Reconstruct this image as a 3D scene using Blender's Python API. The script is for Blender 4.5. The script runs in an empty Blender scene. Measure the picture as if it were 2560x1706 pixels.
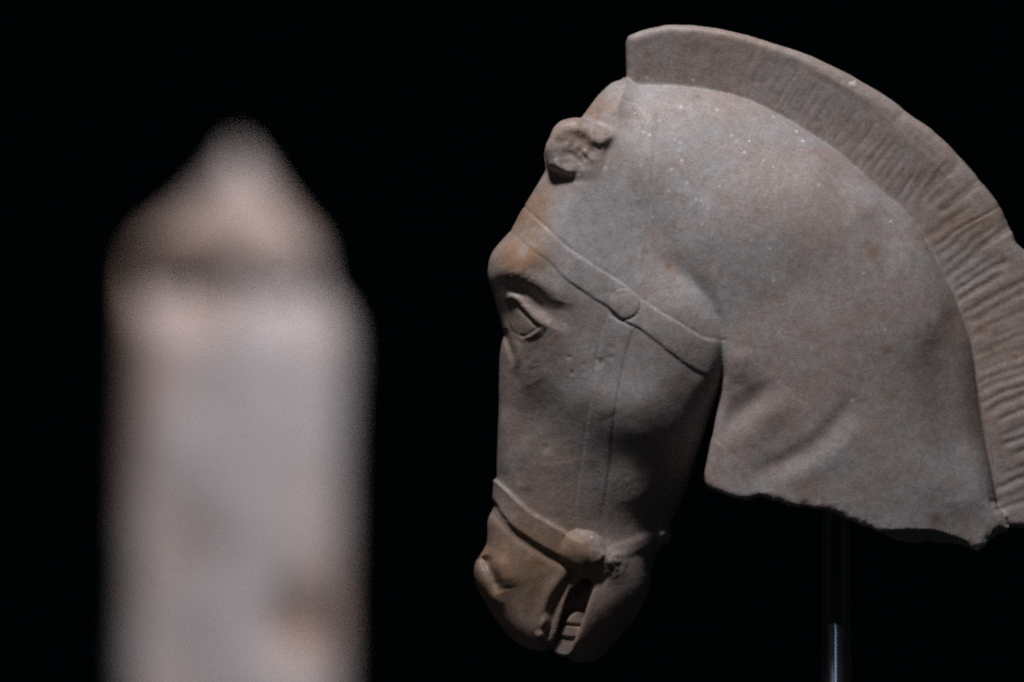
import bpy, math, random
import numpy as np

C = bpy.context.scene
COL = C.collection
rng = np.random.default_rng(11)

# ------------------------------------------------------------------ camera
DIST = 6.0                                   # metres from lens to the middle of the marble head
cam_d = bpy.data.cameras.new('camera')
cam = bpy.data.objects.new('camera', cam_d)
COL.objects.link(cam)
cam.location = (0, -DIST, 0)
cam.rotation_euler = (math.radians(90), 0, 0)
cam_d.sensor_width = 36
cam_d.lens = 6000 * 36 / 1024                # one millimetre is one pixel at the head
cam_d.clip_end = 100
cam_d.dof.use_dof = True
cam_d.dof.focus_distance = DIST - 0.075
cam_d.dof.aperture_fstop = cam_d.lens / 68.0
C.camera = cam
C.view_settings.view_transform = 'Standard'
C.view_settings.look = 'None'
C.view_settings.exposure = 0
C.view_settings.gamma = 1
C.render.engine = 'CYCLES'
C.cycles.use_denoising = False            # the photograph is grainy
C.cycles.sampling_pattern = 'BLUE_NOISE'
C.cycles.pixel_filter_type = 'BLACKMAN_HARRIS'
C.cycles.filter_width = 2.0

# ------------------------------------------------------------------ world (a dark gallery) and lamps
w = bpy.data.worlds.new('World'); C.world = w
w.use_nodes = True
bg = w.node_tree.nodes['Background']
bg.inputs[0].default_value = (0.8, 0.9, 1.0, 1)
bg.inputs[1].default_value = 0.011

def lamp(name, loc, target, power, size, color, spread=180):
    d = bpy.data.lights.new(name, 'AREA')
    d.shape = 'DISK'; d.size = size; d.energy = power; d.color = color
    d.spread = math.radians(spread)
    o = bpy.data.objects.new(name, d); COL.objects.link(o)
    o.location = loc
    from mathutils import Vector
    v = Vector(target) - Vector(loc)
    o.rotation_euler = v.to_track_quat('-Z', 'Y').to_euler()
    return o

lamp('gallery_spotlight', (-0.26, -1.14, 2.24), (0.25, 0, 0.0), 6.4, 0.34, (1.0, 0.95, 0.94), 60)
lamp('gallery_spotlight', (0.70, -4.45, 1.75), (-0.14, -3.0, -0.05), 6.5, 0.3, (1.0, 0.935, 0.95), 50)
lamp('bounce_fill', (-1.9, -2.1, 0.15), (0.1, 0, -0.1), 0.36, 0.8, (1.0, 0.80, 0.64), 120)  # added warm fill from low left, standing in for bounced light

lamp('gallery_spotlight', (1.2, -2.6, 0.9), (0.324, 0, -0.50), 0.13, 0.05, (0.88, 0.94, 1.0), 10)

# ------------------------------------------------------------------ small numeric tools
def P(pts, z=0.0):
    """measured image points -> millimetre frame (x right, y down), corrected for standing z mm nearer"""
    a = np.asarray(pts, np.float64) / 2.5
    s = 1.0 - z / 6000.0
    return np.stack([512 + (a[:, 0] - 512) * s, 341 + (a[:, 1] - 341) * s], 1)

def smooth_poly(p, closed=True, n=4, corners=()):
    """Catmull-Rom through the points"""
    p = np.asarray(p, np.float64); m = len(p); out = []
    last = m if closed else m - 1
    for i in range(last):
        if closed:
            a, b, c, d = p[(i-1) % m], p[i], p[(i+1) % m], p[(i+2) % m]
        else:
            a, b, c, d = p[max(i-1, 0)], p[i], p[min(i+1, m-1)], p[min(i+2, m-1)]
        for k in range(n):
            t = k / n
            out.append(0.5*((2*b) + (c-a)*t + (2*a-5*b+4*c-d)*t*t + (3*b-a-3*c+d)*t**3))
    if not closed: out.append(p[-1])
    return np.array(out)

class Grid:
    def __init__(s, u0, u1, v0, v1, h):
        s.h = h; s.u0 = u0; s.v0 = v0
        s.u = np.arange(u0, u1, h).astype(np.float32)
        s.v = np.arange(v0, v1, h).astype(np.float32)
        s.U, s.V = np.meshgrid(s.u, s.v, indexing='ij')
        s.shape = s.U.shape

    def sdf(s, poly):
        """signed distance, positive inside"""
        poly = poly.astype(np.float32); n = len(poly)
        d2 = np.full(s.shape, 1e12, np.float32); inside = np.zeros(s.shape, bool)
        for i in range(n):
            a, b = poly[i], poly[(i+1) % n]
            e = b - a; L = float(e @ e)
            if L < 1e-9: continue
            wx, wy = s.U - a[0], s.V - a[1]
            t = np.clip((wx*e[0] + wy*e[1]) / L, 0, 1)
            np.minimum(d2, (wx - t*e[0])**2 + (wy - t*e[1])**2, out=d2)
            c = (a[1] <= s.V) != (b[1] <= s.V)
            if abs(e[1]) > 1e-9:
                xi = a[0] + (s.V - a[1]) * (e[0] / e[1])
                inside ^= c & (s.U < xi)
        d = np.sqrt(d2)
        return np.where(inside, d, -d)

    def line(s, pts, reach=1e9):
        """distance, 0..1 parameter, arc length and side of the nearest point of an open polyline"""
        pts = pts.astype(np.float32)
        seg = np.linalg.norm(np.diff(pts, axis=0), axis=1); tot = float(seg.sum())
        d2 = np.full(s.shape, 1e12, np.float32); par = np.zeros(s.shape, np.float32); side = np.zeros(s.shape, np.float32)
        acc = 0.0
        for i in range(len(pts)-1):
            a, b = pts[i], pts[i+1]; e = b - a; L = float(e @ e)
            wx, wy = s.U - a[0], s.V - a[1]
            t = np.clip((wx*e[0] + wy*e[1]) / L, 0, 1)
            dd = (wx - t*e[0])**2 + (wy - t*e[1])**2
            m = dd < d2
            d2[m] = dd[m]; par[m] = acc + t[m]*seg[i]
            side[m] = (e[0]*wy - e[1]*wx)[m]
            acc += float(seg[i])
        return np.sqrt(d2), par / tot, par, np.sign(side)

    def box(s, pts, pad):
        i0 = max(int((pts[:, 0].min() - pad - s.u0) / s.h), 0); i1 = int((pts[:, 0].max() + pad - s.u0) / s.h) + 1
        j0 = max(int((pts[:, 1].min() - pad - s.v0) / s.h), 0); j1 = int((pts[:, 1].max() + pad - s.v0) / s.h) + 1
        return slice(i0, max(i1, i0)), slice(j0, max(j1, j0))

    def sub(s, sl):
        g = Grid.__new__(Grid); g.h = s.h; g.U = s.U[sl]; g.V = s.V[sl]; g.shape = g.U.shape
        return g

    def stroke(s, M, pts, width, amp, taper=(0.12, 0.12), w2=None, hard=2.0):
        """add a ridge (amp > 0) or groove along a polyline; w2 = width on the right-hand side"""
        pts = smooth_poly(pts, False, 4)
        sl = s.box(pts, 3.2 * max(width, w2 or 0)); g = s.sub(sl)
        if g.U.size == 0: return
        d, t, _, side = g.line(pts)
        wd = width if w2 is None else np.where(side > 0, w2, width)
        e = amp * np.exp(-(d / wd)**hard)
        if taper[0] > 0: e = e * np.clip(t / taper[0], 0, 1)**0.7
        if taper[1] > 0: e = e * np.clip((1 - t) / taper[1], 0, 1)**0.7
        M[sl] += e

    def blob(s, M, c, rx, ry, amp, ang=0.0, hard=2.0):
        ca, sa = math.cos(ang), math.sin(ang)
        sl = s.box(np.array([c]), 3 * max(rx, ry)); U, V = s.U[sl] - c[0], s.V[sl] - c[1]
        r = np.sqrt(((U*ca + V*sa) / rx)**2 + ((-U*sa + V*ca) / ry)**2)
        M[sl] += amp * np.exp(-r**hard)

    def tps(s, pts, vals, lam=1e-3, scale=100.0):
        p = np.asarray(pts, np.float64) / scale; n = len(p); v = np.asarray(vals, np.float64)
        def K(r2): return 0.5 * r2 * np.log(r2 + 1e-12)
        r2 = ((p[:, None] - p[None])**2).sum(-1)
        A = np.zeros((n+3, n+3)); A[:n, :n] = K(r2) + lam*np.eye(n)
        A[:n, n] = 1; A[:n, n+1:] = p; A[n, :n] = 1; A[n+1:, :n] = p.T
        b = np.zeros(n+3); b[:n] = v
        k = np.linalg.solve(A, b)
        X, Y = s.U / scale, s.V / scale
        o = k[n] + k[n+1]*X + k[n+2]*Y
        for i in range(n):
            rr = (X - p[i, 0])**2 + (Y - p[i, 1])**2
            o = o + k[i] * K(rr)
        return np.clip(o, v.min()*0.8, v.max()*1.06).astype(np.float32)

    def noise(s, scale, seed, octaves=3, sx=1.0, sy=1.0):
        r = np.random.default_rng(seed); out = np.zeros(s.shape, np.float32); amp = 1.0
        for o in range(octaves):
            f = scale / 2**o
            X = (s.U / (f*sx)) + 500; Y = (s.V / (f*sy)) + 500
            T = r.uniform(-1, 1, (256, 256)).astype(np.float32)
            xi, yi = np.floor(X).astype(int), np.floor(Y).astype(int)
            fx, fy = X - xi, Y - yi
            fx = fx*fx*(3-2*fx); fy = fy*fy*(3-2*fy)
            a = T[xi % 256, yi % 256]; b = T[(xi+1) % 256, yi % 256]
            c = T[xi % 256, (yi+1) % 256]; d = T[(xi+1) % 256, (yi+1) % 256]
            out += amp * ((a*(1-fx)+b*fx)*(1-fy) + (c*(1-fx)+d*fx)*fy); amp *= 0.5
        return out

def rounded(d, H, R, z):
    """field of a plate of outline distance d, half thickness H, edge radius R (negative inside)"""
    a = R - d; b = z - H + R
    return np.sqrt(np.maximum(a, 0)**2 + np.maximum(b, 0)**2) - R + np.minimum(np.maximum(a, b), 0)

def smin(a, b, k):
    h = np.maximum(k - np.abs(a - b), 0) / k
    return np.minimum(a, b) - h*h*k*0.25

def sstep(a, b, x):
    t = np.clip((x - a) / (b - a), 0, 1)
    return t*t*(3 - 2*t)

def surface(field, g, zs):
    """naive surface nets over field(z) sampled on g for z in zs; zs[0] = -h/2 mirrors zs[1]"""
    F = np.stack([field(max(z, -z)) for z in zs], -1).astype(np.float32)
    S = F < 0
    cnt = np.zeros(tuple(n-1 for n in F.shape), np.uint8)
    for a in (0, 1):
        for b in (0, 1):
            for c in (0, 1):
                cnt += S[a:F.shape[0]-1+a, b:F.shape[1]-1+b, c:F.shape[2]-1+c]
    act = (cnt > 0) & (cnt < 8)
    idx = np.argwhere(act); n = len(idx)
    vid = np.full(act.shape, -1, np.int32); vid[act] = np.arange(n)
    acc = np.zeros((n, 3), np.float32); num = np.zeros(n, np.float32)
    I, J, K = idx.T
    corner = {}
    for a in (0, 1):
        for b in (0, 1):
            for c in (0, 1):
                corner[a, b, c] = F[I+a, J+b, K+c]
    for ax in range(3):
        for p in (0, 1):
            for q in (0, 1):
                lo = [0, 0, 0]; o = [i for i in range(3) if i != ax]
                lo[o[0]], lo[o[1]] = p, q
                hi = list(lo); hi[ax] = 1
                f0, f1 = corner[tuple(lo)], corner[tuple(hi)]
                m = (f0 < 0) != (f1 < 0)
                t = f0[m] / (f0[m] - f1[m])
                pos = np.tile(np.array(lo, np.float32), (m.sum(), 1)); pos[:, ax] = t
                acc[m] += pos; num[m] += 1
    v = idx + acc / num[:, None]
    faces = []
    for ax in range(3):
        o = [i for i in range(3) if i != ax]
        sl0 = [slice(None)]*3; sl1 = [slice(None)]*3
        sl0[ax] = slice(0, -1); sl1[ax] = slice(1, None)
        for i in o: sl0[i] = slice(1, -1); sl1[i] = slice(1, -1)
        s0, s1 = S[tuple(sl0)], S[tuple(sl1)]
        e = np.argwhere(s0 != s1)
        up = s0[tuple(e.T)]
        for i in o: e[:, i] += 1
        def cell(da, db):
            q = e.copy(); q[:, o[0]] -= da; q[:, o[1]] -= db
            return vid[tuple(q.T)]
        quad = np.stack([cell(1, 1), cell(0, 1), cell(0, 0), cell(1, 0)], 1)
        flip = up if ax != 1 else ~up
        quad[~flip] = quad[~flip][:, ::-1]
        faces.append(quad)
    faces = np.concatenate(faces)
    layer0 = idx[:, 2] == 0
    pos = np.empty((n, 3), np.float64)
    pos[:, 0] = g.u0 + v[:, 0]*g.h; pos[:, 1] = g.v0 + v[:, 1]*g.h
    pos[:, 2] = zs[0] + v[:, 2]*g.h
    pos[layer0, 2] = 0
    # mirror the far half
    back = np.arange(n) + n; back[layer0] = np.nonzero(layer0)[0]
    mp = pos.copy(); mp[:, 2] *= -1
    faces = np.concatenate([faces, back[faces][:, ::-1]])
    ok = ~(layer0[faces % n].all(1)); faces = faces[ok]
    pos = np.concatenate([pos, mp])
    used = np.zeros(len(pos), bool); used[faces.ravel()] = True
    remap = np.cumsum(used) - 1
    return pos[used], remap[faces]

def vertex_normals(v, f):
    n = np.cross(v[f[:, 2]] - v[f[:, 0]], v[f[:, 3]] - v[f[:, 1]])
    vn = np.zeros_like(v)
    for k in range(4):
        for c in range(3): vn[:, c] += np.bincount(f[:, k], n[:, c], len(v))
    return vn / (np.linalg.norm(vn, axis=1, keepdims=True) + 1e-12)

def relax(v, f, times=1, lam=0.5):
    for _ in range(times):
        s = np.zeros_like(v); c = np.zeros(len(v))
        for a, b in ((0, 1), (1, 2), (2, 3), (3, 0)):
            for x, y in ((a, b), (b, a)):
                for k in range(3): s[:, k] += np.bincount(f[:, x], v[f[:, y], k], len(v))
                c += np.bincount(f[:, x], minlength=len(v))
        v = v + lam*(s / np.maximum(c, 1)[:, None] - v)
    return v

def add_mesh(name, v, f, vn, attrs, mat, parent):
    """one object from a subset of the faces of a carved surface, with the whole surface's normals"""
    used = np.zeros(len(v), bool); used[f.ravel()] = True
    remap = np.cumsum(used) - 1
    me = bpy.data.meshes.new(name)
    vv = v[used].astype(np.float32); ff = remap[f].astype(np.int32)
    me.vertices.add(len(vv)); me.vertices.foreach_set('co', vv.ravel())
    me.loops.add(ff.size); me.loops.foreach_set('vertex_index', ff.ravel())
    me.polygons.add(len(ff))
    me.polygons.foreach_set('loop_start', np.arange(0, ff.size, 4, dtype=np.int32))
    me.polygons.foreach_set('loop_total', np.full(len(ff), 4, np.int32))
    me.update(calc_edges=True)
    me.polygons.foreach_set('use_smooth', np.ones(len(ff), bool))
    me.normals_split_custom_set_from_vertices(vn[used].astype(np.float32))
    for k, a in attrs.items():
        at = me.attributes.new(k, 'FLOAT', 'POINT'); at.data.foreach_set('value', a[used].astype(np.float32))
    me.materials.append(mat)
    o = bpy.data.objects.new(name, me); COL.objects.link(o); o.parent = parent
    return o

def tag(o, label, cat, group=None):
    o['label'] = label; o['category'] = cat
    if group: o['group'] = group
    return o

def empty(name, loc=(0, 0, 0)):
    o = bpy.data.objects.new(name, None); COL.objects.link(o); o.location = loc
    return o

# ------------------------------------------------------------------ materials
class NT:
    def __init__(s, name):
        s.m = bpy.data.materials.new(name); s.m.use_nodes = True
        s.t = s.m.node_tree; s.b = s.t.nodes['Principled BSDF']
    def n(s, kind, **kw):
        o = s.t.nodes.new(kind)
        for k, v in kw.items():
            if k in o.inputs: o.inputs[k].default_value = v
            else: setattr(o, k, v)
        return o
    def l(s, a, b): s.t.links.new(a, b)
    def attr(s, name):
        return s.n('ShaderNodeAttribute', attribute_name=name).outputs['Fac']
    def math(s, op, a, b=None, clamp=False):
        o = s.n('ShaderNodeMath', operation=op, use_clamp=clamp)
        for i, x in enumerate((a, b)):
            if x is None: continue
            if isinstance(x, (int, float)): o.inputs[i].default_value = x
            else: s.l(x, o.inputs[i])
        return o.outputs[0]
    def ramp(s, x, lo, hi, a=0.0, b=1.0):
        o = s.n('ShaderNodeMapRange', interpolation_type='SMOOTHSTEP')
        s.l(x, o.inputs['Value']); o.inputs['From Min'].default_value = lo; o.inputs['From Max'].default_value = hi
        o.inputs['To Min'].default_value = a; o.inputs['To Max'].default_value = b
        return o.outputs[0]
    def mix(s, f, a, b):
        o = s.n('ShaderNodeMix', data_type='RGBA')
        for x, i in ((f, 0), (a, 6), (b, 7)):
            if isinstance(x, (int, float)): o.inputs[i].default_value = x
            elif isinstance(x, tuple): o.inputs[i].default_value = (*x, 1)
            else: s.l(x, o.inputs[i])
        return o.outputs[2]
    def noise(s, scale, detail=4, rough=0.55, vec=None, distortion=0.0):
        o = s.n('ShaderNodeTexNoise', Scale=scale, Detail=detail, Roughness=rough, Distortion=distortion)
        if vec is not None: s.l(vec, o.inputs['Vector'])
        return o.outputs['Fac']

def marble(name, k=1.0, cool_bias=0.0):
    m = NT(name)
    co = m.n('ShaderNodeTexCoord').outputs['Object']
    big = m.noise(8.0/k, 5, 0.62, co, 0.4)
    mid = m.noise(48.0/k, 6, 0.65, co, 0.3)
    fine = m.noise(420.0/k, 4, 0.65, co)
    s1 = m.math('ADD', m.math('MULTIPLY', big, 0.50), m.math('MULTIPLY', mid, 0.40))
    s1 = m.math('ADD', s1, m.math('MULTIPLY', fine, 0.10))
    cool = m.ramp(s1, 0.43 - cool_bias, 0.59 - cool_bias)
    cool = m.math('SUBTRACT', cool, m.attr('warm'), True)
    warm_c = (0.350, 0.290, 0.272); cool_c = (0.356, 0.344, 0.356)
    c = m.mix(cool, warm_c, cool_c)
    brown = m.math('MULTIPLY', m.attr('warm'), m.ramp(mid, 0.3, 0.65, 0.45, 1.0))
    c = m.mix(brown, c, (0.300, 0.182, 0.108))
    och = m.math('MULTIPLY', m.attr('ochre'), m.ramp(fine, 0.3, 0.6, 0.55, 1.0), True)
    c = m.mix(och, c, (0.22, 0.115, 0.045))
    # crystalline mottling of the stone
    mott = m.ramp(m.math('ADD', m.math('MULTIPLY', fine, 0.6), m.math('MULTIPLY', m.noise(130.0/k, 3, 0.6, co), 0.4)), 0.34, 0.66, 0.80, 1.16)
    mul = m.n('ShaderNodeMix', data_type='RGBA', blend_type='MULTIPLY'); mul.inputs[0].default_value = 1
    comb = m.n('ShaderNodeCombineColor'); [m.l(mott, comb.inputs[i]) for i in range(3)]
    m.l(c, mul.inputs[6]); m.l(comb.outputs[0], mul.inputs[7]); c = mul.outputs[2]
    # pale bruises where the surface is chipped
    pale = m.math('MULTIPLY', m.ramp(m.math('ADD', m.math('MULTIPLY', m.noise(75.0/k, 6, 0.75, co), 0.7), m.math('MULTIPLY', big, 0.3)), 0.50, 0.66), m.math('ADD', m.attr('pale'), 0.34), True)
    c = m.mix(pale, c, (0.47, 0.452, 0.462))
    vn_ = m.math('ABSOLUTE', m.math('SUBTRACT', m.noise(6.5/k, 6, 0.58, co, 0.8), 0.5))
    vein = m.math('MULTIPLY', m.ramp(vn_, 0.0, 0.012, 1.0, 0.0), m.ramp(big, 0.45, 0.62, 0.0, 0.30))
    c = m.mix(vein, c, (0.235, 0.205, 0.19))
    vr = m.n('ShaderNodeTexVoronoi', Scale=60.0/k); m.l(co, vr.inputs['Vector'])
    sr = m.n('ShaderNodeSeparateColor'); m.l(vr.outputs['Color'], sr.inputs[0])
    rust = m.ramp(m.math('SUBTRACT', m.math('MULTIPLY', m.ramp(sr.outputs[1], 0.86, 1.0), 0.22), vr.outputs['Distance']), -0.05, 0.1, 0.0, 0.5)
    c = m.mix(rust, c, (0.24, 0.145, 0.08))
    # scattered bright crystals
    ng = m.n('ShaderNodeTexNoise', Scale=700.0/k, Detail=2); m.l(co, ng.inputs['Vector'])
    wv = m.n('ShaderNodeVectorMath', operation='SCALE'); m.l(ng.outputs['Color'], wv.inputs[0]); wv.inputs['Scale'].default_value = 0.0022*k
    wa_ = m.n('ShaderNodeVectorMath', operation='ADD'); m.l(co, wa_.inputs[0]); m.l(wv.outputs[0], wa_.inputs[1])
    vo = m.n('ShaderNodeTexVoronoi', Scale=125.0/k, feature='F1'); m.l(wa_.outputs[0], vo.inputs['Vector'])
    sep = m.n('ShaderNodeSeparateColor'); m.l(vo.outputs['Color'], sep.inputs[0])
    rad = m.math('MULTIPLY', m.math('POWER', m.ramp(sep.outputs[0], 0.60, 1.0), 2.0), 0.17)
    dot = m.ramp(m.math('SUBTRACT', rad, vo.outputs['Distance']), 0.0, 0.05)
    dot = m.math('MULTIPLY', dot, m.attr('speck'), True)
    c = m.mix(dot, c, (0.86, 0.86, 0.90))
    c = m.mix(m.attr('white'), c, (0.9, 0.9, 0.93))
    m.l(c, m.b.inputs['Base Color'])
    m.l(m.ramp(mid, 0.3, 0.7, 0.42, 0.62), m.b.inputs['Roughness'])
    m.b.inputs['Specular IOR Level'].default_value = 0.4
    m.b.inputs['Subsurface Weight'].default_value = 0.25
    m.b.inputs['Subsurface Radius'].default_value = (1.0, 0.7, 0.5)
    m.b.inputs['Subsurface Scale'].default_value = 0.004*k
    h = m.math('ADD', m.math('MULTIPLY', mid, 0.6), m.math('MULTIPLY', fine, 0.3))
    h = m.math('ADD', h, m.math('MULTIPLY', m.noise(900.0/k, 2, 0.5, co), 0.10))
    bp = m.n('ShaderNodeBump', Strength=0.5, Distance=0.0018*k); m.l(h, bp.inputs['Height'])
    m.l(bp.outputs[0], m.b.inputs['Normal'])
    return m.m

MARBLE = marble('weathered_marble')
MARBLE_NEAR = marble('pale_marble', 1.0, 0.03)

def simple(name, color, rough, metal=0.0, trans=0.0, ior=1.45):
    m = NT(name); b = m.b
    b.inputs['Base Color'].default_value = (*color, 1); b.inputs['Roughness'].default_value = rough
    b.inputs['Metallic'].default_value = metal; b.inputs['Transmission Weight'].default_value = trans
    b.inputs['IOR'].default_value = ior
    return m

# ------------------------------------------------------------------ the marble horse head
H_ = 1.25
g = Grid(462, 1096, 14, 674, H_)
U, V = g.U, g.V

HEAD = P([(1566,200),(1552,205),(1533,210),(1517,222),(1491,245),(1466,277),(1440,312),(1412,352),(1388,390),(1368,420),(1351,449),(1332,481),(1314,510),
 (1297,541),(1281,572),(1262,596),(1242,621),(1228,643),(1222,666),(1220,691),(1225,714),(1233,739),(1242,774),(1252,806),(1257,832),(1255,854),
 (1250,883),(1248,920),(1247,962),(1247,1022),(1245,1095),(1243,1143),(1242,1191),(1240,1230),(1236,1262),(1226,1283),(1219,1307),(1219,1336),(1217,1360),
 (1205,1382),(1193,1403),(1188,1427),(1191,1456),(1203,1485),(1222,1519),(1246,1555),(1275,1589),(1309,1615),(1333,1623),(1357,1628),(1379,1620),
 (1392,1632),(1422,1646),(1439,1655),(1468,1657),(1497,1647),(1521,1625),(1545,1598),(1570,1567),(1594,1536),(1613,1500),(1625,1461),(1630,1427),
 (1637,1396),(1648,1370),(1662,1340),(1672,1318),(1679,1297),(1695,1268),(1712,1230),(1729,1181),(1741,1140),(1760,1090),(1778,1030),(1792,985),(1803,950),
 (1811,900),(1811,850),(1799,800),(1780,745),(1757,698),(1725,640),(1690,560),(1660,450),(1640,350),(1605,262)])
NECK = P([(1580,215),(1620,190),(1683,188),(1746,194),(1812,206),(1878,226),(1932,250),(1996,288),(2060,328),(2122,374),(2165,412),(2228,472),(2276,512),
 (2320,572),(2345,615),(2385,690),(2415,750),(2450,840),(2464,945),(2478,1035),(2495,1146),(2508,1240),(2512,1318),(2492,1330),
 (2468,1341),(2449,1361),(2429,1369),(2404,1359),(2352,1353),(2287,1351),(2249,1348),(2223,1339),(2190,1322),(2158,1312),(2126,1298),(2081,1278),
 (2045,1270),(2008,1261),(1981,1261),(1950,1251),(1923,1243),(1887,1238),(1865,1246),(1820,1239),(1789,1228),(1762,1211),(1757,1191),(1758,1173),
 (1767,1129),(1776,1080),(1785,1030),(1794,990),(1797,955),(1782,900),(1745,800),(1660,650),(1590,500),(1548,380),(1540,290),(1556,240)])
MANE = P([(1566,150),(1565,120),(1567,99),(1577,90),(1606,79),(1644,70),(1670,66),(1724,67),(1772,72),(1810,79),(1858,91),(1906,104),(1966,123),(2026,145),
 (2109,185),(2191,232),(2241,267),(2274,294),(2320,325),(2370,371),(2411,415),(2448,456),(2482,504),(2507,545),(2519,564),(2527,594),(2534,610),(2562,636),(2600,690),
 (2645,800),(2680,950),(2700,1100),(2712,1250),(2715,1330),(2640,1325),(2560,1318),(2497,1317),(2478,1326),(2440,1330),(2436,1258),(2424,1146),(2406,1035),(2392,945),(2374,843),
 (2343,758),(2321,700),(2276,622),(2255,580),(2222,530),(2184,500),(2130,445),(2085,400),(2030,358),(1966,318),(1900,280),(1810,246),(1746,236),(1683,230),(1619,230),(1575,228),(1566,205)])

dh = g.sdf(smooth_poly(HEAD, n=2))
dn = g.sdf(smooth_poly(NECK, n=2))
dm = g.sdf(smooth_poly(MANE, n=2))
# the broken lower edge of the neck is ragged
rag = sstep(478, 500, V + 0.0*U)
dn = dn + rag*(1.1*g.noise(9, 5, 3) + 0.3)
dm = dm + sstep(505, 520, V)*1.0*g.noise(9, 6, 3)
dm = dm + 0.45*g.noise(34, 8, 3)

def field_map(pts, lam=1e-3):
    a = np.array(pts, float)
    return g.tps(a[:, :2] / 2.5, a[:, 2], lam)

Hh = field_map([(1560,260,58),(1480,330,72),(1480,420,80),(1420,480,80),(1360,560,82),(1500,540,84),(1330,640,88),(1280,670,86),(1400,720,90),(1316,806,80),(1270,790,72),
 (1300,900,70),(1270,900,66),(1400,880,80),(1500,800,89),(1600,800,93),(1650,900,92),(1700,760,93),(1780,850,90),(1600,1010,88),(1520,950,84),(1450,1000,79),(1500,1090,72),(1600,1090,78),(1700,1010,80),(1560,1130,68),(1640,1150,64),(1500,1200,58),(1580,1240,54),
 (1330,1050,56),(1270,1050,54),(1290,1150,50),(1420,1180,56),(1700,1120,62),(1330,1290,46),(1260,1280,42),(1458,1380,46),(1560,1350,42),(1620,1300,40),
 (1280,1440,46),(1220,1440,42),(1330,1530,40),(1400,1450,45),(1540,1520,40),(1470,1560,37),(1430,1640,26),(1600,1430,42),(1350,1610,36),
 (1620,600,80),(1650,450,70),(1600,300,58),(1720,650,78)])
Rh = field_map([(1560,260,40),(1400,450,46),(1300,580,44),(1225,680,26),(1260,800,24),(1250,900,26),(1247,1050,26),(1245,1180,28),(1225,1300,26),(1195,1430,26),(1260,1570,24),(1380,1620,16),
 (1470,1640,24),(1560,1560,42),(1630,1420,44),(1670,1310,42),(1520,1400,42),(1720,1180,40),(1780,1050,30),(1805,930,16),(1811,850,12),(1780,745,18),(1700,560,30),(1640,350,40),
 (1500,900,46),(1450,1150,40),(1400,1400,34)])
Hn = field_map([(1600,250,50),(1680,280,56),(1800,300,60),(1900,330,62),(1900,450,83),(1750,450,81),(1620,400,76),(1600,600,76),(1750,600,90),(2000,700,93),(1850,800,88),(1800,760,87),(1830,900,87),(1850,1000,82),(1800,1000,76),
 (1830,1150,80),(1770,1180,74),(2050,1000,93),(2200,800,93),(2050,450,79),(2000,380,66),(2150,520,79),(2100,440,66),(2250,650,80),(2300,640,70),(2220,560,70),(2330,800,78),(2360,800,68),(2400,900,64),(2340,1000,76),(2340,1200,84),(2200,1250,92),(2430,1100,62),(2450,1300,70),
 (1980,1220,90),(2600,1200,58)])
Rn = field_map([(1600,210,26),(1800,215,26),(2060,330,26),(2280,515,28),(2415,750,30),(2478,1035,26),(2508,1240,24),(2440,1365,6),(2290,1350,6),(2126,1298,6),(1980,1261,6),(1865,1246,6),
 (1770,1210,7),(1758,1150,9),(1785,1030,10),(1797,960,12),(1700,720,26),(1590,500,28),(1545,300,24),(2000,800,20),(2100,1100,12)])
# chipped fracture under the neck: its near rim stands higher than the core
chip_y = np.interp(U, np.array([2150,2210,2255,2320,2358,2400,2425])/2.5, np.array([1319,1319,1316,1319,1330,1346,1372])/2.5) - 0.5
chip = sstep(0, 7, V - chip_y) * sstep(2170/2.5, 2225/2.5, U) * (1 - sstep(2395/2.5, 2425/2.5, U))
Hn = Hn - chip*44

# mane: distance from its root line and along it
ROOT = smooth_poly(P([(1560,202),(1619,206),(1683,206),(1746,213),(1810,224),(1874,243),(1922,267),(1984,301),(2046,340),(2109,386),(2150,425),(2212,485),(2258,525),(2295,580),(2316,622),(2349,675),
 (2361,700),(2383,758),(2414,843),(2432,946),(2446,1035),(2463,1146),(2477,1258),(2484,1330)], 40), False, 3)
rd, rt, rs, rside = g.line(ROOT)
out = np.where(rside < 0, rd, -rd)                 # mm outward from the root line
arc = rs
dn = dn - 12.0*(1 - sstep(30, 85, rd))*(1 - sstep(500, 522, V))*sstep(600, 640, U)
Hm = field_map([(1570,150,30),(1800,150,32),(2100,270,35),(2300,430,37),(2420,650,40),(2480,900,44),(2520,1200,47),(2700,1200,40),(2640,800,38),(2560,1000,46)])
Hm = Hm - 5.0 + 13.0*np.clip(out/46, 0, 1.2) - 2.0*sstep(0.0, 0.2, 0.2 - rt)
Rm = np.minimum(9 + 0*Hm, Hm*0.8)

# ---- carving: raised (+) and cut (-) relief in millimetres
D = np.zeros(g.shape, np.float32)
N = lambda *p: P(p, 82)
D += 0.35*g.noise(48, 1, 3) + 0.10*g.noise(10, 2, 2)
# brow, eye socket
g.stroke(D, N((1232,668),(1277,684),(1325,702),(1373,726),(1410,752)), 8.5, 2.4, (0.1, 0.4))
g.blob(D, N((1285,655))[0], 24, 15, 3.0, 0.6)
g.stroke(D, N((1266,712),(1300,720),(1338,742),(1364,775),(1382,800)), 7.5, -4.2, (0.2, 0.4), 6.5)
g.blob(D, N((1268,775))[0], 8, 15, -1.8, -0.2)
g.blob(D, N((1345,770))[0], 12, 10, -3.0, 0.7)
g.stroke(D, N((1405,755),(1396,790),(1384,820)), 12, -2.5, (0.3, 0.3))
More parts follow.
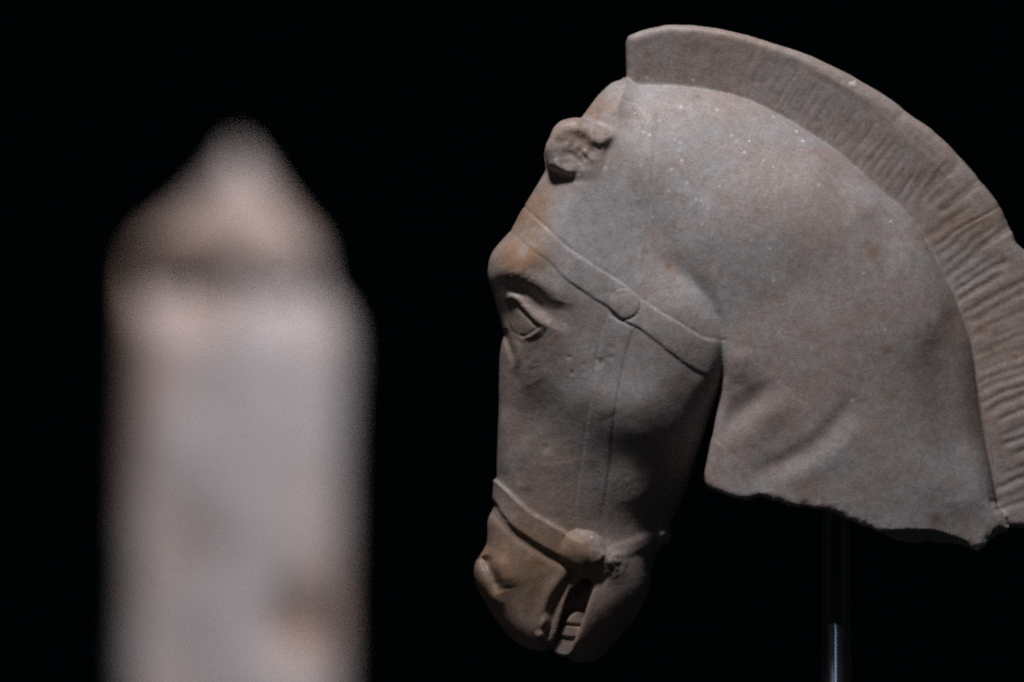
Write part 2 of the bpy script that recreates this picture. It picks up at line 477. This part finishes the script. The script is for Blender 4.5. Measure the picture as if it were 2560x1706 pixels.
# eyeball and lids
EYE_C = N((1318,805))[0]
rr = np.sqrt((((U-EYE_C[0])*0.80+(V-EYE_C[1])*0.60)/20.0)**2 + ((-(U-EYE_C[0])*0.60+(V-EYE_C[1])*0.80)/15.5)**2)
D += np.where(rr < 1, 2.8*np.sqrt(np.maximum(1-rr*rr, 0)), 0) - 1.3*np.exp(-rr**2)*(1 - sstep(0.8, 1.1, rr))
LID_U = smooth_poly(N((1268,741),(1287,746),(1302,757),(1318,773),(1341,797),(1360,810),(1371,815)), False, 4)
LID_L = smooth_poly(N((1292,838),(1300,844),(1313,846),(1335,834),(1350,821),(1362,814)), False, 4)
g.stroke(D, N((1266,740),(1287,745),(1302,756),(1318,773),(1341,797),(1360,811),(1374,816)), 3.4, 3.1, (0.06, 0.35), hard=3)
g.stroke(D, N((1296,768),(1312,785),(1334,808),(1350,817)), 1.4, -1.1, (0.1, 0.1))
g.stroke(D, N((1290,836),(1298,845),(1313,847),(1336,835),(1356,817)), 2.0, 0.8, (0.1, 0.15))
g.stroke(D, N((1297,838),(1313,840),(1332,829),(1348,817)), 1.2, -0.9, (0.1, 0.1))
g.stroke(D, N((1262,820),(1268,848),(1280,882),(1284,915)), 3.2, -2.4, (0.2, 0.3))
g.stroke(D, N((1292,850),(1296,880),(1292,920)), 3.0, 1.3, (0.2, 0.3))
# nasal bone edge, facial crest, cheek hollows
g.stroke(D, N((1284,900),(1291,980),(1296,1070),(1300,1150),(1302,1215)), 5.0, -1.7, (0.15, 0.1))
g.stroke(D, N((1305,1090),(1312,1160),(1318,1230)), 5.0, 1.0, (0.3, 0.1))
g.stroke(D, N((1262,1010),(1262,1120),(1262,1190)), 6.0, 1.0, (0.3, 0.2))
g.stroke(D, N((1390,830),(1450,905),(1500,985),(1530,1040)), 16, 2.0, (0.3, 0.3))
g.stroke(D, N((1330,960),(1380,1060),(1400,1160)), 20, -2.2, (0.3, 0.3))
g.blob(D, N((1590,1010))[0], 34, 26, 1.5, -0.5)
g.stroke(D, N((1756,690),(1780,742),(1799,792),(1813,850),(1814,900),(1808,938)), 5.0, -2.2, (0.4, 0.0), 11)
# browband: two edges, cut line below, boss
BU = P([(1296,500),(1322,526),(1360,561),(1402,602),(1427,623),(1469,653),(1536,694),(1564,713),(1596,742),(1660,784),(1708,812),(1749,838),(1781,848),(1815,850)], 88)
BL = P([(1262,560),(1284,580),(1329,624),(1373,656),(1421,704),(1469,736),(1517,768),(1561,806),(1590,818),(1628,844),(1692,895),(1740,927),(1797,953),(1815,962)], 88)
band = g.sdf(np.concatenate([smooth_poly(BU, False, 3), smooth_poly(BL, False, 3)[::-1]]))
bx = sstep(1330/2.5, 1440/2.5, U)
D += (0.35 + 1.1*bx - 0.35*sstep(640,700,U)) * (1 - sstep(711, 720, U)) * sstep(-1.2, 1.6, band + 0.7*g.noise(13, 82, 3))
g.stroke(D, smooth_poly(BL, False, 2), 1.5, -0.5, (0.02, 0.04))
g.stroke(D, smooth_poly(BU, False, 2)[6:], 1.4, -0.7, (0.05, 0.0))
g.stroke(D, smooth_poly(BU, False, 2)[:10], 1.3, -1.0, (0.05, 0.2))
BOSS = P([(1561,760)], 92)[0]
br = np.hypot(U-BOSS[0], V-BOSS[1])
D += np.where(br < 15, 1.7*np.sqrt(np.maximum(1-(br/15)**2, 0)), 0)
D -= 0.8*np.exp(-((br-15.6)/1.3)**2) * sstep(-16, 10, (V-BOSS[1])+0.3*(U-BOSS[0]))
D -= 0.5*np.exp(-((br-10.5)/1.6)**2) * sstep(6, -6, V-BOSS[1])
# cheek strap
SL = P([(1520,790),(1504,835),(1489,914),(1477,990),(1463,1095),(1449,1191),(1439,1278),(1434,1312)], 75)
SR = P([(1583,820),(1560,898),(1543,985),(1531,1070),(1524,1167),(1509,1263),(1505,1312)], 75)
strap = g.sdf(np.concatenate([smooth_poly(SL, False, 3), smooth_poly(SR, False, 3)[::-1]]))
D += 0.7 * sstep(-1.0, 1.2, strap + 0.5*g.noise(10, 81, 2)) * (1 - sstep(500, 522, V))
g.stroke(D, smooth_poly(SR, False, 2), 1.3, -0.4, (0.02, 0.2))
g.stroke(D, smooth_poly(SL, False, 2), 1.3, -0.5, (0.1, 0.1))
g.stroke(D, N((1650,300),(1632,420),(1622,540),(1610,640),(1602,700)), 1.2, -0.45, (0.3, 0.2))
# noseband, knob, strap under the jaw
NU = P([(1215,1180),(1242,1205),(1280,1239),(1333,1283),(1391,1316),(1434,1340),(1470,1358)], 50)
NL = P([(1215,1245),(1236,1262),(1270,1307),(1309,1340),(1357,1370),(1410,1400),(1440,1415),(1474,1425)], 50)
nose = g.sdf(np.concatenate([smooth_poly(NU, False, 3), smooth_poly(NL, False, 3)[::-1]]))
D += 3.1 * sstep(-1.5, 2.6, nose + 0.9*g.noise(14, 83, 3)) * (1 - sstep(578, 592, U))
g.stroke(D, smooth_poly(NU[:-1], False, 2), 2.4, 0.7, (0.05, 0.25))
g.stroke(D, P([(1226,1275),(1262,1316),(1303,1352),(1352,1382),(1405,1410)], 50), 3.6, -1.5, (0.15, 0.0))
KNOB = P([(1456,1378)], 60)[0]
kr = np.hypot((U-KNOB[0])*1.0, (V-KNOB[1])*1.05) + 1.2*g.noise(12, 84, 2)
knob_h = np.where(kr < 23, 9.0*np.maximum(1-(kr/23)**2, 0)**0.9, 0)
D = np.maximum(D, np.minimum(D, 3) + knob_h)
chin = smooth_poly(P([(1500,1390),(1560,1372),(1620,1350),(1662,1338),(1690,1330)], 30), False, 4)
g.stroke(D, P([(1490,1395),(1560,1374),(1620,1352),(1662,1342),(1690,1334)], 30), 8.0, 1.5, (0.2, 0.0), hard=4)
g.blob(D, P([(1664,1342)])[0], 6.5, 9.5, 6.5, -0.5, 4)
g.blob(D, P([(1516,1405)], 55)[0], 18, 15, 7.5, 0.5)
rough = g.noise(7, 21, 3)
D += 1.3*rough*np.exp(-(((U-P([(1525,1405)],55)[0][0])/17)**2+((V-P([(1525,1405)],55)[0][1])/18)**2)**2)
# muzzle: nostril, lips, mouth
g.stroke(D, P([(1208,1392),(1222,1420),(1236,1450),(1250,1482)], 45), 5.5, -5.5, (0.15, 0.25), 4.5)
g.stroke(D, P([(1196,1400),(1200,1440),(1218,1480),(1240,1502),(1262,1500)], 45), 6.5, 2.2, (0.2, 0.2))
g.stroke(D, P([(1240,1395),(1262,1430),(1270,1470)], 45), 10, 2.6, (0.3, 0.3))
g.stroke(D, P([(1430,1420),(1395,1456),(1368,1500),(1352,1545),(1340,1590)], 45), 7.0, 2.6, (0.3, 0.3))
g.stroke(D, P([(1446,1425),(1418,1462),(1392,1505),(1376,1550),(1364,1600)], 45), 6.0, -5.0, (0.15, 0.15))
g.blob(D, P([(1363,1560)], 40)[0], 5.0, 9, 5.0, 0.3, 3)
g.blob(D, P([(1352,1590)], 40)[0], 4.5, 4.5, 4.0, 0, 3)
g.blob(D, P([(1310,1560)], 45)[0], 18, 22, 2.0, 0.5)
g.stroke(D, P([(1475,1425),(1490,1440),(1520,1452)], 45), 7, -4.0, (0.2, 0.5))
g.stroke(D, P([(1492,1470),(1478,1520),(1462,1570),(1440,1620)], 40), 9, 1.2, (0.2, 0.2))
OPEN = P([(1456,1448),(1436,1466),(1420,1486),(1407,1528),(1394,1577),(1383,1625),(1378,1660),(1420,1660),(1428,1625),(1444,1586),(1458,1548),(1468,1514),(1482,1464),(1472,1448)], 40)
mouth = g.sdf(smooth_poly(OPEN, n=3))
# damage: pits and chips on the face
for x, y, r, a in ((1423,893,2.6,-2.2),(1430,932,2.6,-2.4),(1459,932,2.0,-1.6),(1457,912,1.6,-1.0),(1500,903,5.0,-2.2),(1497,914,3.0,-1.4),(1527,893,3.0,-1.4),(1528,868,2.6,-1.0),
                   (1330,925,3.0,-0.8),(1365,1120,3.6,-1.5),(1580,1100,3.5,-1.2),(1741,247,1.0,-0.5),(1740,246,2.6,-2.4),(1392,1296,2.0,-0.8),(1350,1250,2.0,-0.7)):
    g.blob(D, P([(x, y)], 75)[0], r*0.9, r*0.6, a*0.55, rng.uniform(0, 3))
face_m = np.exp(-(((U-540)/62)**2 + ((V-400)/95)**2)**2)
pit = g.noise(5.5, 31, 2)
D -= face_m * 0.22*np.maximum(pit - 0.8, 0)*2 + 0.05*face_m*g.noise(3.2, 35, 2)
brow_m = np.exp(-(((U-P([(1300,700)],80)[0][0])/17)**2+((V-P([(1300,700)],80)[0][1])/9)**2)**2)
D += brow_m * 0.8*g.noise(4.0, 33, 2)
# forelock beside the ear
g.stroke(D, N((1540,238),(1560,243),(1581,257),(1600,286),(1612,312),(1618,345)), 1.6, -1.1, (0.2, 0.3))
g.stroke(D, N((1548,252),(1524,275),(1500,300)), 9, 2.6, (0.3, 0.3))
g.stroke(D, N((1536,240),(1506,266),(1484,290)), 3, -1.8, (0.3, 0.2))
# folds of the throat
g.stroke(D, N((1935,955),(1901,986),(1862,1022),(1825,1060),(1795,1110)), 11, -3.2, (0.3, 0.3))
g.stroke(D, N((1985,985),(1930,1035),(1870,1085),(1830,1130)), 16, 3.2, (0.3, 0.3))
g.stroke(D, N((2140,985),(2102,1039),(2057,1100),(1968,1155),(1870,1190)), 15, -4.2, (0.3, 0.25), 11)
g.stroke(D, N((2150,1060),(2095,1105),(2010,1165),(1930,1210)), 16, 2.4, (0.3, 0.2))
g.stroke(D, N((1866,870),(1852,910),(1850,960)), 9, 1.2, (0.3, 0.3))
g.stroke(D, N((2044,1190),(2044,1230),(2045,1280)), 0.9, -0.9, (0.4, 0.0))
g.stroke(D, N((2330,850),(2345,960),(2370,1100),(2400,1250)), 16, -2.4, (0.3, 0.2))
# ragged break
D += sstep(484, 500, V)*sstep(690, 700, U)*np.exp(-np.maximum(dn, 0)/7.0)*0.9*g.noise(5, 41, 2)

# ---- mane strands
wob = 3.2*g.noise(26, 51, 2) + 1.0*g.noise(9, 52, 2)
skew = np.interp(arc, [0, 150, 300, 520], [-0.10, -0.05, 0.12, 0.26])
along = arc + skew*out + wob*0.5 - 0.0014*np.maximum(out-20, 0)**2*sstep(250, 400, arc)
M = np.zeros(g.shape, np.float32)
r2 = np.random.default_rng(5)
s = 14.0
while s < 640:
    deep = float(np.interp(s, [0, 150, 270, 310, 345, 700], [0.20, 0.30, 0.45, 0.8, 1.1, 1.2]))
    wd = float(np.interp(s, [0, 250, 330, 700], [1.1, 1.7, 3.2, 3.4]))*r2.uniform(0.8, 1.25)
    a = deep*r2.uniform(0.55, 1.15)
    t0, t1 = r2.uniform(3, 9), r2.uniform(26, 46)
    if s > 320: t1 = r2.uniform(48, 85)
    if s > 320 and r2.random() < 0.25: t0 = r2.uniform(14, 30)
    if s < 120 and r2.random() < 0.4: a *= 0.3
    M -= a*np.exp(-((along - s)/wd)**2)*sstep(t0-5, t0+5, out)*(1 - 0.85*sstep(t1, t1+10, out))
    s += float(np.interp(s, [0, 250, 330, 700], [9.0, 8.5, 11.5, 12.5]))*r2.uniform(0.6, 1.35)
M = np.maximum(M, -1.7) + 0.25*g.noise(14, 55, 3)
# rim of the mane: a slight raised border, chips
g.stroke(M, P([(2000,160),(2109,215),(2200,265),(2300,345),(2390,430),(2450,510)], 40), 3.4, 0.6, (0.2, 0.3))
for x, y, r, a in ((2250,292,8,-1.0),(2390,415,9,-1.0),(2512,562,9,-1.8),(2330,345,7,-0.7)):
    g.blob(M, P([(x, y)], 40)[0], r, r*0.6, a, rng.uniform(0, 3))

# ---- ear
EAR = P([(1369,409),(1363,382),(1364,364),(1372,343),(1383,321),(1396,305),(1419,294),(1440,291),(1470,299),(1500,314),(1524,328),(1534,339),(1528,356),(1514,376),(1506,400),(1498,428),(1480,446),(1452,447),(1425,441),(1396,431),(1378,420)], 100)
de = g.sdf(smooth_poly(EAR, n=3)) + 0.5*g.noise(10, 61, 2)
He = g.tps(P([(1372,380),(1390,320),(1430,296),(1480,306),(1528,338),(1500,400),(1480,440),(1430,430),(1385,415),(1440,370)], 100), [81,81,80,79,80,81,80,82,79,83])
E = np.zeros(g.shape, np.float32)
Q = lambda *p: P(p, 100)
g.blob(E, Q((1455,350))[0], 7, 5, -1.2, 0.3)
g.blob(E, Q((1447,385))[0], 17, 15, -2.0, 0.6)
g.stroke(E, Q((1432,330),(1446,320),(1466,330),(1484,346),(1502,352),(1526,344)), 4.0, 2.2, (0.1, 0.3))
g.stroke(E, Q((1500,362),(1484,378),(1470,392)), 6.0, -2.0, (0.2, 0.3))
g.stroke(E, Q((1420,375),(1440,392),(1462,408)), 2.6, -1.4, (0.2, 0.2))
g.stroke(E, Q((1458,372),(1476,390),(1494,408)), 3.0, 2.2, (0.2, 0.3))
g.stroke(E, Q((1444,368),(1458,388),(1476,404)), 2.2, -1.4, (0.2, 0.3))
g.stroke(E, Q((1376,400),(1400,420),(1440,434)), 5, 2.5, (0.2, 0.2))
E += 0.5*g.noise(6, 62, 3)
He = He + E

k_hn = 3.0 + 27.0*(1 - sstep(245, 300, V))
k_m = 3.5 + 0*U
# teeth sit inside the mouth
tooth_polys = [P([(1436,1530),(1466,1534),(1458,1562),(1412,1558)], 30), P([(1412,1562),(1457,1566),(1446,1595),(1402,1591)], 30), P([(1401,1596),(1446,1599),(1424,1642),(1385,1632)], 30)]
dts = [g.sdf(smooth_poly(p, n=3)) for p in tooth_polys]
tooth_h = [31.0, 29.5, 27.0]

def body(z):
    fh = rounded(dh, Hh, np.minimum(Rh, Hh*0.95), z)
    fn = rounded(dn, Hn, np.minimum(Rn, Hn*0.95), z)
    f = smin(fh, fn, k_hn) - D
    fm = rounded(dm, Hm, Rm, z) - M
    f = smin(f, fm, k_m)
    fe = np.maximum(rounded(de, He, 10.0, z), 40 - z)
    f = smin(f, fe, 7.0)
    # the open mouth, cut right through between the lips
    f = -smin(-f, np.maximum(-mouth, 24 - z), 5.0)
    for dt, th in zip(dts, tooth_h):
        f = np.minimum(f, rounded(dt, th + 0*dt, 3.5 + 0*dt, z))
    return f

zs = np.arange(-0.5, 104) * H_
zs = zs[zs < 128]
pos, quads = surface(body, g, zs)
pos = relax(pos, quads, 1, 0.35)

def look(arr, p):
    i = np.clip((p[:, 0] - g.u0) / g.h, 0, arr.shape[0] - 1.001); j = np.clip((p[:, 1] - g.v0) / g.h, 0, arr.shape[1] - 1.001)
    a = i.astype(int); b = j.astype(int); fi = i - a; fj = j - b
    return arr[a, b]*(1-fi)*(1-fj) + arr[a+1, b]*fi*(1-fj) + arr[a, b+1]*(1-fi)*fj + arr[a+1, b+1]*fi*fj

# stains of the stone (patina on brow, forehead, ear and muzzle; rusty spots)
warm = np.zeros(g.shape, np.float32); och = np.zeros(g.shape, np.float32); pale = np.zeros(g.shape, np.float32); speck = np.zeros(g.shape, np.float32)
for x, y, rx, ry, a in ((1310,560,26,34,0.75),(1300,650,26,16,0.9),(1350,500,18,30,0.4),(1450,350,42,34,0.5),(1500,270,26,16,0.45),(1300,850,34,40,0.25),(1300,1000,30,60,0.30),(1380,1150,40,40,0.3),
                        (1300,1330,60,44,0.65),(1250,1450,40,44,0.8),(1380,1500,40,50,0.55),(1440,1380,22,22,0.4),(1500,1560,30,40,0.3),(1590,920,44,40,-0.55),(1760,620,60,40,-0.35),(1470,1100,20,40,-0.2),(1500,560,40,30,-0.3),(1660,760,50,30,-0.3)):
    g.blob(warm, (x/2.5, y/2.5), rx, ry, a)
for x, y, rx, ry, a in ((1290,660,20,10,0.35),(1340,640,10,10,0.3),(1390,608,7,9,0.25),(2175,632,11,9,0.6),(2204,874,6,5,0.6),(2326,1290,5,6,0.9),(2370,812,8,16,0.4),(2468,879,8,6,0.5),(2450,825,8,5,0.5),
                        (2360,560,22,8,0.45),(2400,540,22,10,0.4),(2320,590,12,9,0.4),(2470,540,12,26,0.4),(2190,1255,34,11,0.14),(1948,128,4,3,0.4),(1818,112,4,5,0.25),(1740,246,3,2.2,0.9),
                        (1625,138,4,3,0.3),(1400,360,12,20,0.25),(1455,345,9,8,0.35),(1490,290,14,8,0.2),(1275,640,12,8,0.3),(2044,1250,2,14,0.5),(1350,580,14,20,0.25),(2555,1160,10,10,0.3)):
    g.blob(och, (x/2.5, y/2.5), rx, ry, a, 0.5 if x > 2300 and y < 700 else 0.0)
for x, y, rx, ry, a in ((1500,915,9,7,1.0),(1330,925,12,8,0.7),(1423,900,4,5,0.9),(1340,980,22,40,0.45),(1360,1120,8,5,0.9),(1520,1405,16,16,0.8),(1800,480,60,50,0.30),(1680,800,60,40,0.25),(1480,330,20,14,0.5)):
    g.blob(pale, (x/2.5, y/2.5), rx, ry, a)
for x, y, rx, ry, a in ((1800,450,95,60,1.0),(1620,330,60,34,0.9),(1420,420,34,18,1.0),(1950,800,80,60,0.45),(2000,320,50,20,0.6)):
    g.blob(speck, (x/2.5, y/2.5), rx, ry, a, 0, 4)
white = np.zeros(g.shape, np.float32)
for x, y in ((1622,189),(1736,194),(1704,264),(1795,272),(1610,328),(1625,336),(1687,348),(1701,355),(1698,375),(1704,401),(1679,423),(1717,457),(1740,498),(1798,466),(1831,337),(1843,351),
             (1862,380),(1938,289),(1995,325),(2010,350),(2046,463),(1418,356),(1389,400),(1394,410),(1416,425),(1513,419),(1447,436),(1923,623),(2157,683),(2229,553),(1933,700),(1770,520),(1650,300),(1910,400),(2027,868),(2130,1000),(2210,826),(1480,1345),(1489,743)):
    g.blob(white, P([(x, y)], 80)[0], r2.uniform(0.8, 1.35), r2.uniform(0.7, 0.95), r2.uniform(0.7, 1.5), r2.uniform(0, 3))
for dx, dy in ((0,0),(7,-2),(4,5),(-5,2)): g.blob(white, P([(2129+dx, 207+dy)], 40)[0], 1.2, 1.0, 1.0)
white = np.clip(white, 0, 1)
warm += 0.20*sstep(-1, 3, out)*(dm > -4)
warm = np.clip(warm, -1, 1); och = np.clip(och, 0, 1); speck = np.clip(speck, 0, 1)
attrs = {'warm': look(warm, pos), 'ochre': look(och, pos), 'pale': look(pale, pos), 'speck': look(speck, pos), 'white': look(white, pos)}

# which part of the carving each face belongs to
lab = np.zeros(g.shape, np.int32)                     # 0 head
lab[(dn > -3) & (dh < 0)] = 1                         # neck
lab[(dn > 0) & (rd > 0) & (U > 700) & (V > 255)] = 1
lab[(dh > 0) & (U < 724) & (V < 383) & ~((U > 690) & (dh < 3))] = 0
lab[strap > 0] = 4
lab[band > 0] = 2
lab[br < 15.5] = 3
lab[nose > -1] = 5
lab[kr < 20] = 6
lab[(U > 612) & (U < 690) & (g.line(chin)[0] < 8)] = 7
lab[rr < 0.95] = 8
du_ = g.line(LID_U)[0]; dl_ = g.line(LID_L)[0]
lab[dl_ < 2.6] = 9
lab[du_ < 4.2] = 10
for i, dt in enumerate(dts): lab[(dt > -0.8) & (mouth > -1)] = 11 + i
lab[(dm > -2) & (out > 0.5)] = 14
lab[(de > -1)] = 15
names = ['head', 'neck', 'browband', 'boss', 'cheek_strap', 'noseband', 'knob', 'chin_strap', 'eyeball', 'lower_eyelid', 'upper_eyelid', 'tooth', 'tooth', 'tooth', 'mane', 'ear']
cen = pos[quads].mean(1)
ci = np.clip(((cen[:, 0] - g.u0) / g.h + 0.5).astype(int), 0, g.shape[0]-1); cj = np.clip(((cen[:, 1] - g.v0) / g.h + 0.5).astype(int), 0, g.shape[1]-1)
fl = lab[ci, cj]
azc = np.abs(cen[:, 2])
fl = np.where((fl == 15) & (azc < 70), 0, fl)

wpos = np.stack([(pos[:, 0] - 512) / 1000, -pos[:, 2] / 1000, (341 - pos[:, 1]) / 1000], 1)
vn = vertex_normals(wpos, quads)
c0 = wpos.mean(0)
if ((wpos - c0) * vn).sum() < 0:
    quads = quads[:, ::-1]; vn = -vn

horse = empty('horse_head_sculpture', (0.3, 0, -0.2))
tag(horse, 'weathered marble horse head in profile with carved bridle and cropped mane, on a clear post', 'sculpture')
inv = np.array(horse.location)
lp = wpos - inv
paired = {2: 1, 3: 1, 4: 1, 6: 1, 8: 1, 9: 1, 10: 1, 11: 1, 12: 1, 13: 1, 15: 1}
parts = {}
for k, nm in enumerate(names):
    m = fl == k
    if not m.any(): continue
    if k in paired:
        for sgn in (1, -1):
            mm = m & (np.sign(cen[:, 2]) == sgn)
            if mm.any(): parts.setdefault(nm, []).append(add_mesh(nm, lp, quads[mm], vn, attrs, MARBLE, horse))
    else:
        parts.setdefault(nm, []).append(add_mesh(nm, lp, quads[m], vn, attrs, MARBLE, horse))

# ------------------------------------------------------------------ the clear post under the neck
import bmesh
def ring_mesh(name, profile, mat, parent, seg=64, cx=0.0, cy=0.0, top_cut=None):
    """lathe of (radius, z) pairs about a vertical axis"""
    bm = bmesh.new(); rows = []
    for r, z in profile:
        row = []
        for i in range(seg):
            a = 2*math.pi*i/seg
            x, y = r*math.cos(a), r*math.sin(a)
            zz = z + (top_cut(x, y) if top_cut and z > -0.2 else 0.0)
            row.append(bm.verts.new((cx+x, cy+y, zz)))
        rows.append(row)
    for a, b in zip(rows[:-1], rows[1:]):
        for i in range(seg): bm.faces.new((a[i], a[(i+1) % seg], b[(i+1) % seg], b[i]))
    bm.normal_update(); bmesh.ops.recalc_face_normals(bm, faces=bm.faces)
    me = bpy.data.meshes.new(name); bm.to_mesh(me); bm.free()
    me.polygons.foreach_set('use_smooth', np.ones(len(me.polygons), bool))
    me.materials.append(mat)
    o = bpy.data.objects.new(name, me); COL.objects.link(o); o.parent = parent
    return o

post = empty('support_post', (0.324, 0.0, -0.9))
tag(post, 'slim clear acrylic post with a bright steel rod inside, rising under the marble neck', 'post')
ac = NT('clear_acrylic')                       # thin clear wall: mostly passes light straight on, mirrors at grazing angles
ac.t.nodes.remove(ac.b)
lw = ac.n('ShaderNodeLayerWeight', Blend=0.25)
tr = ac.n('ShaderNodeBsdfTransparent'); tr.inputs[0].default_value = (0.95, 0.955, 0.96, 1)
gl = ac.n('ShaderNodeBsdfAnisotropic'); gl.inputs['Roughness'].default_value = 0.06; gl.inputs[0].default_value = (0.5, 0.5, 0.5, 1)
dfu = ac.n('ShaderNodeBsdfDiffuse'); dfu.inputs[0].default_value = (0.62, 0.52, 0.43, 1)  # brown diffuse painted on the rims in place of light gathered there
m1 = ac.n('ShaderNodeMixShader'); m2 = ac.n('ShaderNodeMixShader')
ac.l(ac.math('ADD', ac.math('MULTIPLY', lw.outputs['Fresnel'], 0.6), 0.03), m1.inputs[0]); ac.l(tr.outputs[0], m1.inputs[1]); ac.l(gl.outputs[0], m1.inputs[2])
ac.l(ac.math('ADD', ac.ramp(lw.outputs['Facing'], 0.90, 1.0, 0.0, 0.95), 0.004), m2.inputs[0]); ac.l(m1.outputs[0], m2.inputs[1]); ac.l(dfu.outputs[0], m2.inputs[2])
ac.l(m2.outputs[0], ac.t.nodes['Material Output'].inputs[0])
acr = ac.m
stl = NT('turned_steel'); stl.b.inputs['Metallic'].default_value = 0.92; stl.b.inputs['Base Color'].default_value = (0.30, 0.36, 0.46, 1)
stl.b.inputs['Anisotropic'].default_value = 0.93; stl.b.inputs['Anisotropic Rotation'].default_value = 0.25
tg = stl.n('ShaderNodeTangent', direction_type='RADIAL', axis='Z'); stl.l(tg.outputs[0], stl.b.inputs['Tangent'])
co = stl.n('ShaderNodeTexCoord').outputs['Object']; mp = stl.n('ShaderNodeMapping'); mp.inputs['Scale'].default_value = (0.05, 0.05, 1); stl.l(co, mp.inputs[0])
stl.l(stl.ramp(stl.noise(1500, 3, 0.6, mp.outputs[0]), 0.3, 0.7, 0.42, 0.52), stl.b.inputs['Roughness'])
TOPZ = 0.9 - 0.150
ring_mesh('clear_sleeve', [(0.0125, 0.0), (0.0175, 0.0), (0.0175, TOPZ), (0.0125, TOPZ), (0.0125, 0.0)], acr, post, 96)
ROD = 0.9 + (341 - 1558/2.5)/1000
ring_mesh('steel_rod', [(0.0, 0.001), (0.0100, 0.001), (0.0100, ROD-0.003), (0.0094, ROD), (0.0, ROD)], stl.m, post, 64, -0.002, 0.0, lambda x, y: -0.35*max(x - 0.001, 0))

# ------------------------------------------------------------------ the near sculpture, far out of focus
S = 3.0 / 6.0 * 0.972
g = Grid(80, 392, 110, 900, 2.5)
U, V = g.U, g.V
FR = np.array([(582,337),(550,362),(514,412),(468,468),(410,520),(356,558),(318,594),
 (294,645),(288,740),(280,900),(272,1200),(268,1500),(264,1900),(262,2200),
 (880,2200),(880,1900),(880,1673),(885,1338),(890,1100),(894,1000),(900,890),(890,800),(860,745),(820,700),(812,645),(806,606),(786,566),(742,524),(688,464),(648,410),(614,362)], float)/2.5
df = g.sdf(smooth_poly(FR, n=3)) - 8 - 10*sstep(250, 350, U)
a = lambda *p: np.array(p, float)/2.5
Hf = g.tps(np.array([(582,380),(500,480),(680,480),(400,600),(760,600),(560,620),(430,690),(720,720),(560,800),(400,900),(780,850),(600,1000),(580,1300),(400,1300),(780,1300),(580,1700),(400,1700),(780,1700),(580,2200)])/2.5,
           [96, 100, 100, 102, 102, 104, 100, 100, 106, 102, 106, 108, 110, 100, 108, 110, 100, 108, 110])
DF = np.zeros(g.shape, np.float32)
g.stroke(DF, a((296,668),(430,672),(540,684),(610,700)), 13, -44, (0.05, 0.4), 40)
g.stroke(DF, a((320,612),(420,610),(520,620)), 20, 4, (0.2, 0.3))
g.stroke(DF, a((600,708),(730,702),(812,686)), 10, -32, (0.3, 0.05), 32)
g.stroke(DF, a((660,640),(740,632),(800,620)), 18, 3, (0.2, 0.2))
g.blob(DF, (522/2.5, 785/2.5), 20, 22, -8)
g.blob(DF, (735/2.5, 1580/2.5), 22, 28, -34)
g.blob(DF, (490/2.5, 1390/2.5), 22, 28, -7)
g.blob(DF, (500/2.5, 1010/2.5), 24, 30, -6)
g.stroke(DF, a((420,1100),(400,1400),(420,1750)), 30, -6, (0.2, 0.2))
DF *= sstep(4, 30, df)
DF += 1.2*g.noise(60, 71, 3)
Rf = np.minimum(34.0, Hf*0.62)
zs = np.arange(-0.5, 60) * 2.5
pf, qf = surface(lambda z: rounded(df, Hf, Rf, z) - DF, g, zs)
pf = relax(pf, qf, 1, 0.4)
wf = np.stack([(pf[:, 0] - 512)/1000*S, -pf[:, 2]/1000*S, (341 - pf[:, 1])/1000*S], 1)
vf = vertex_normals(wf, qf)
if ((wf - wf.mean(0)) * vf).sum() < 0: qf = qf[:, ::-1]; vf = -vf
wa = np.zeros(g.shape, np.float32)
for x, y, rx, ry, am in ((300,900,30,160,0.6),(420,580,40,24,0.5),(760,560,40,30,0.3),(430,690,50,20,0.3),(740,1570,30,36,0.9),(480,1390,30,34,0.7),(520,790,22,24,0.5),(650,1250,24,40,0.5),(600,560,40,40,0.35),(640,1000,50,50,-0.8),(560,1500,40,120,-1.0),(450,1100,24,34,-0.6),(700,1200,40,60,-0.3),(760,1300,40,120,0.2)):
    g.blob(wa, (x/2.5, y/2.5), rx, ry, am)
zero = np.zeros(len(pf))
near = add_mesh('marble_fragment', wf, qf, vf, {'warm': look(wa, pf), 'ochre': zero, 'pale': zero, 'speck': zero, 'white': zero}, MARBLE_NEAR, None)
near.location = (0, -(DIST - 3.0), 0)
tag(near, 'tall pale marble fragment with a pointed top, blurred out of focus beside the horse head', 'sculpture')

# ------------------------------------------------------------------ the dark gallery wall behind
wl = NT('dark_wall_paint')
wl.l(wl.mix(wl.noise(3.0, 4, 0.6, wl.n('ShaderNodeTexCoord').outputs['Object']), (0.004, 0.052, 0.07), (0.008, 0.066, 0.088)), wl.b.inputs['Base Color'])
wl.b.inputs['Roughness'].default_value = 0.95; wl.b.inputs['Specular IOR Level'].default_value = 0.05
bm = bmesh.new()
bmesh.ops.create_cube(bm, size=1.0)
for v in bm.verts: v.co = (v.co.x*14, 4.1 + v.co.y*0.2, v.co.z*9)
me = bpy.data.meshes.new('wall'); bm.to_mesh(me); bm.free(); me.materials.append(wl.m)
wo = bpy.data.objects.new('wall', me); COL.objects.link(wo); wo['kind'] = 'structure'
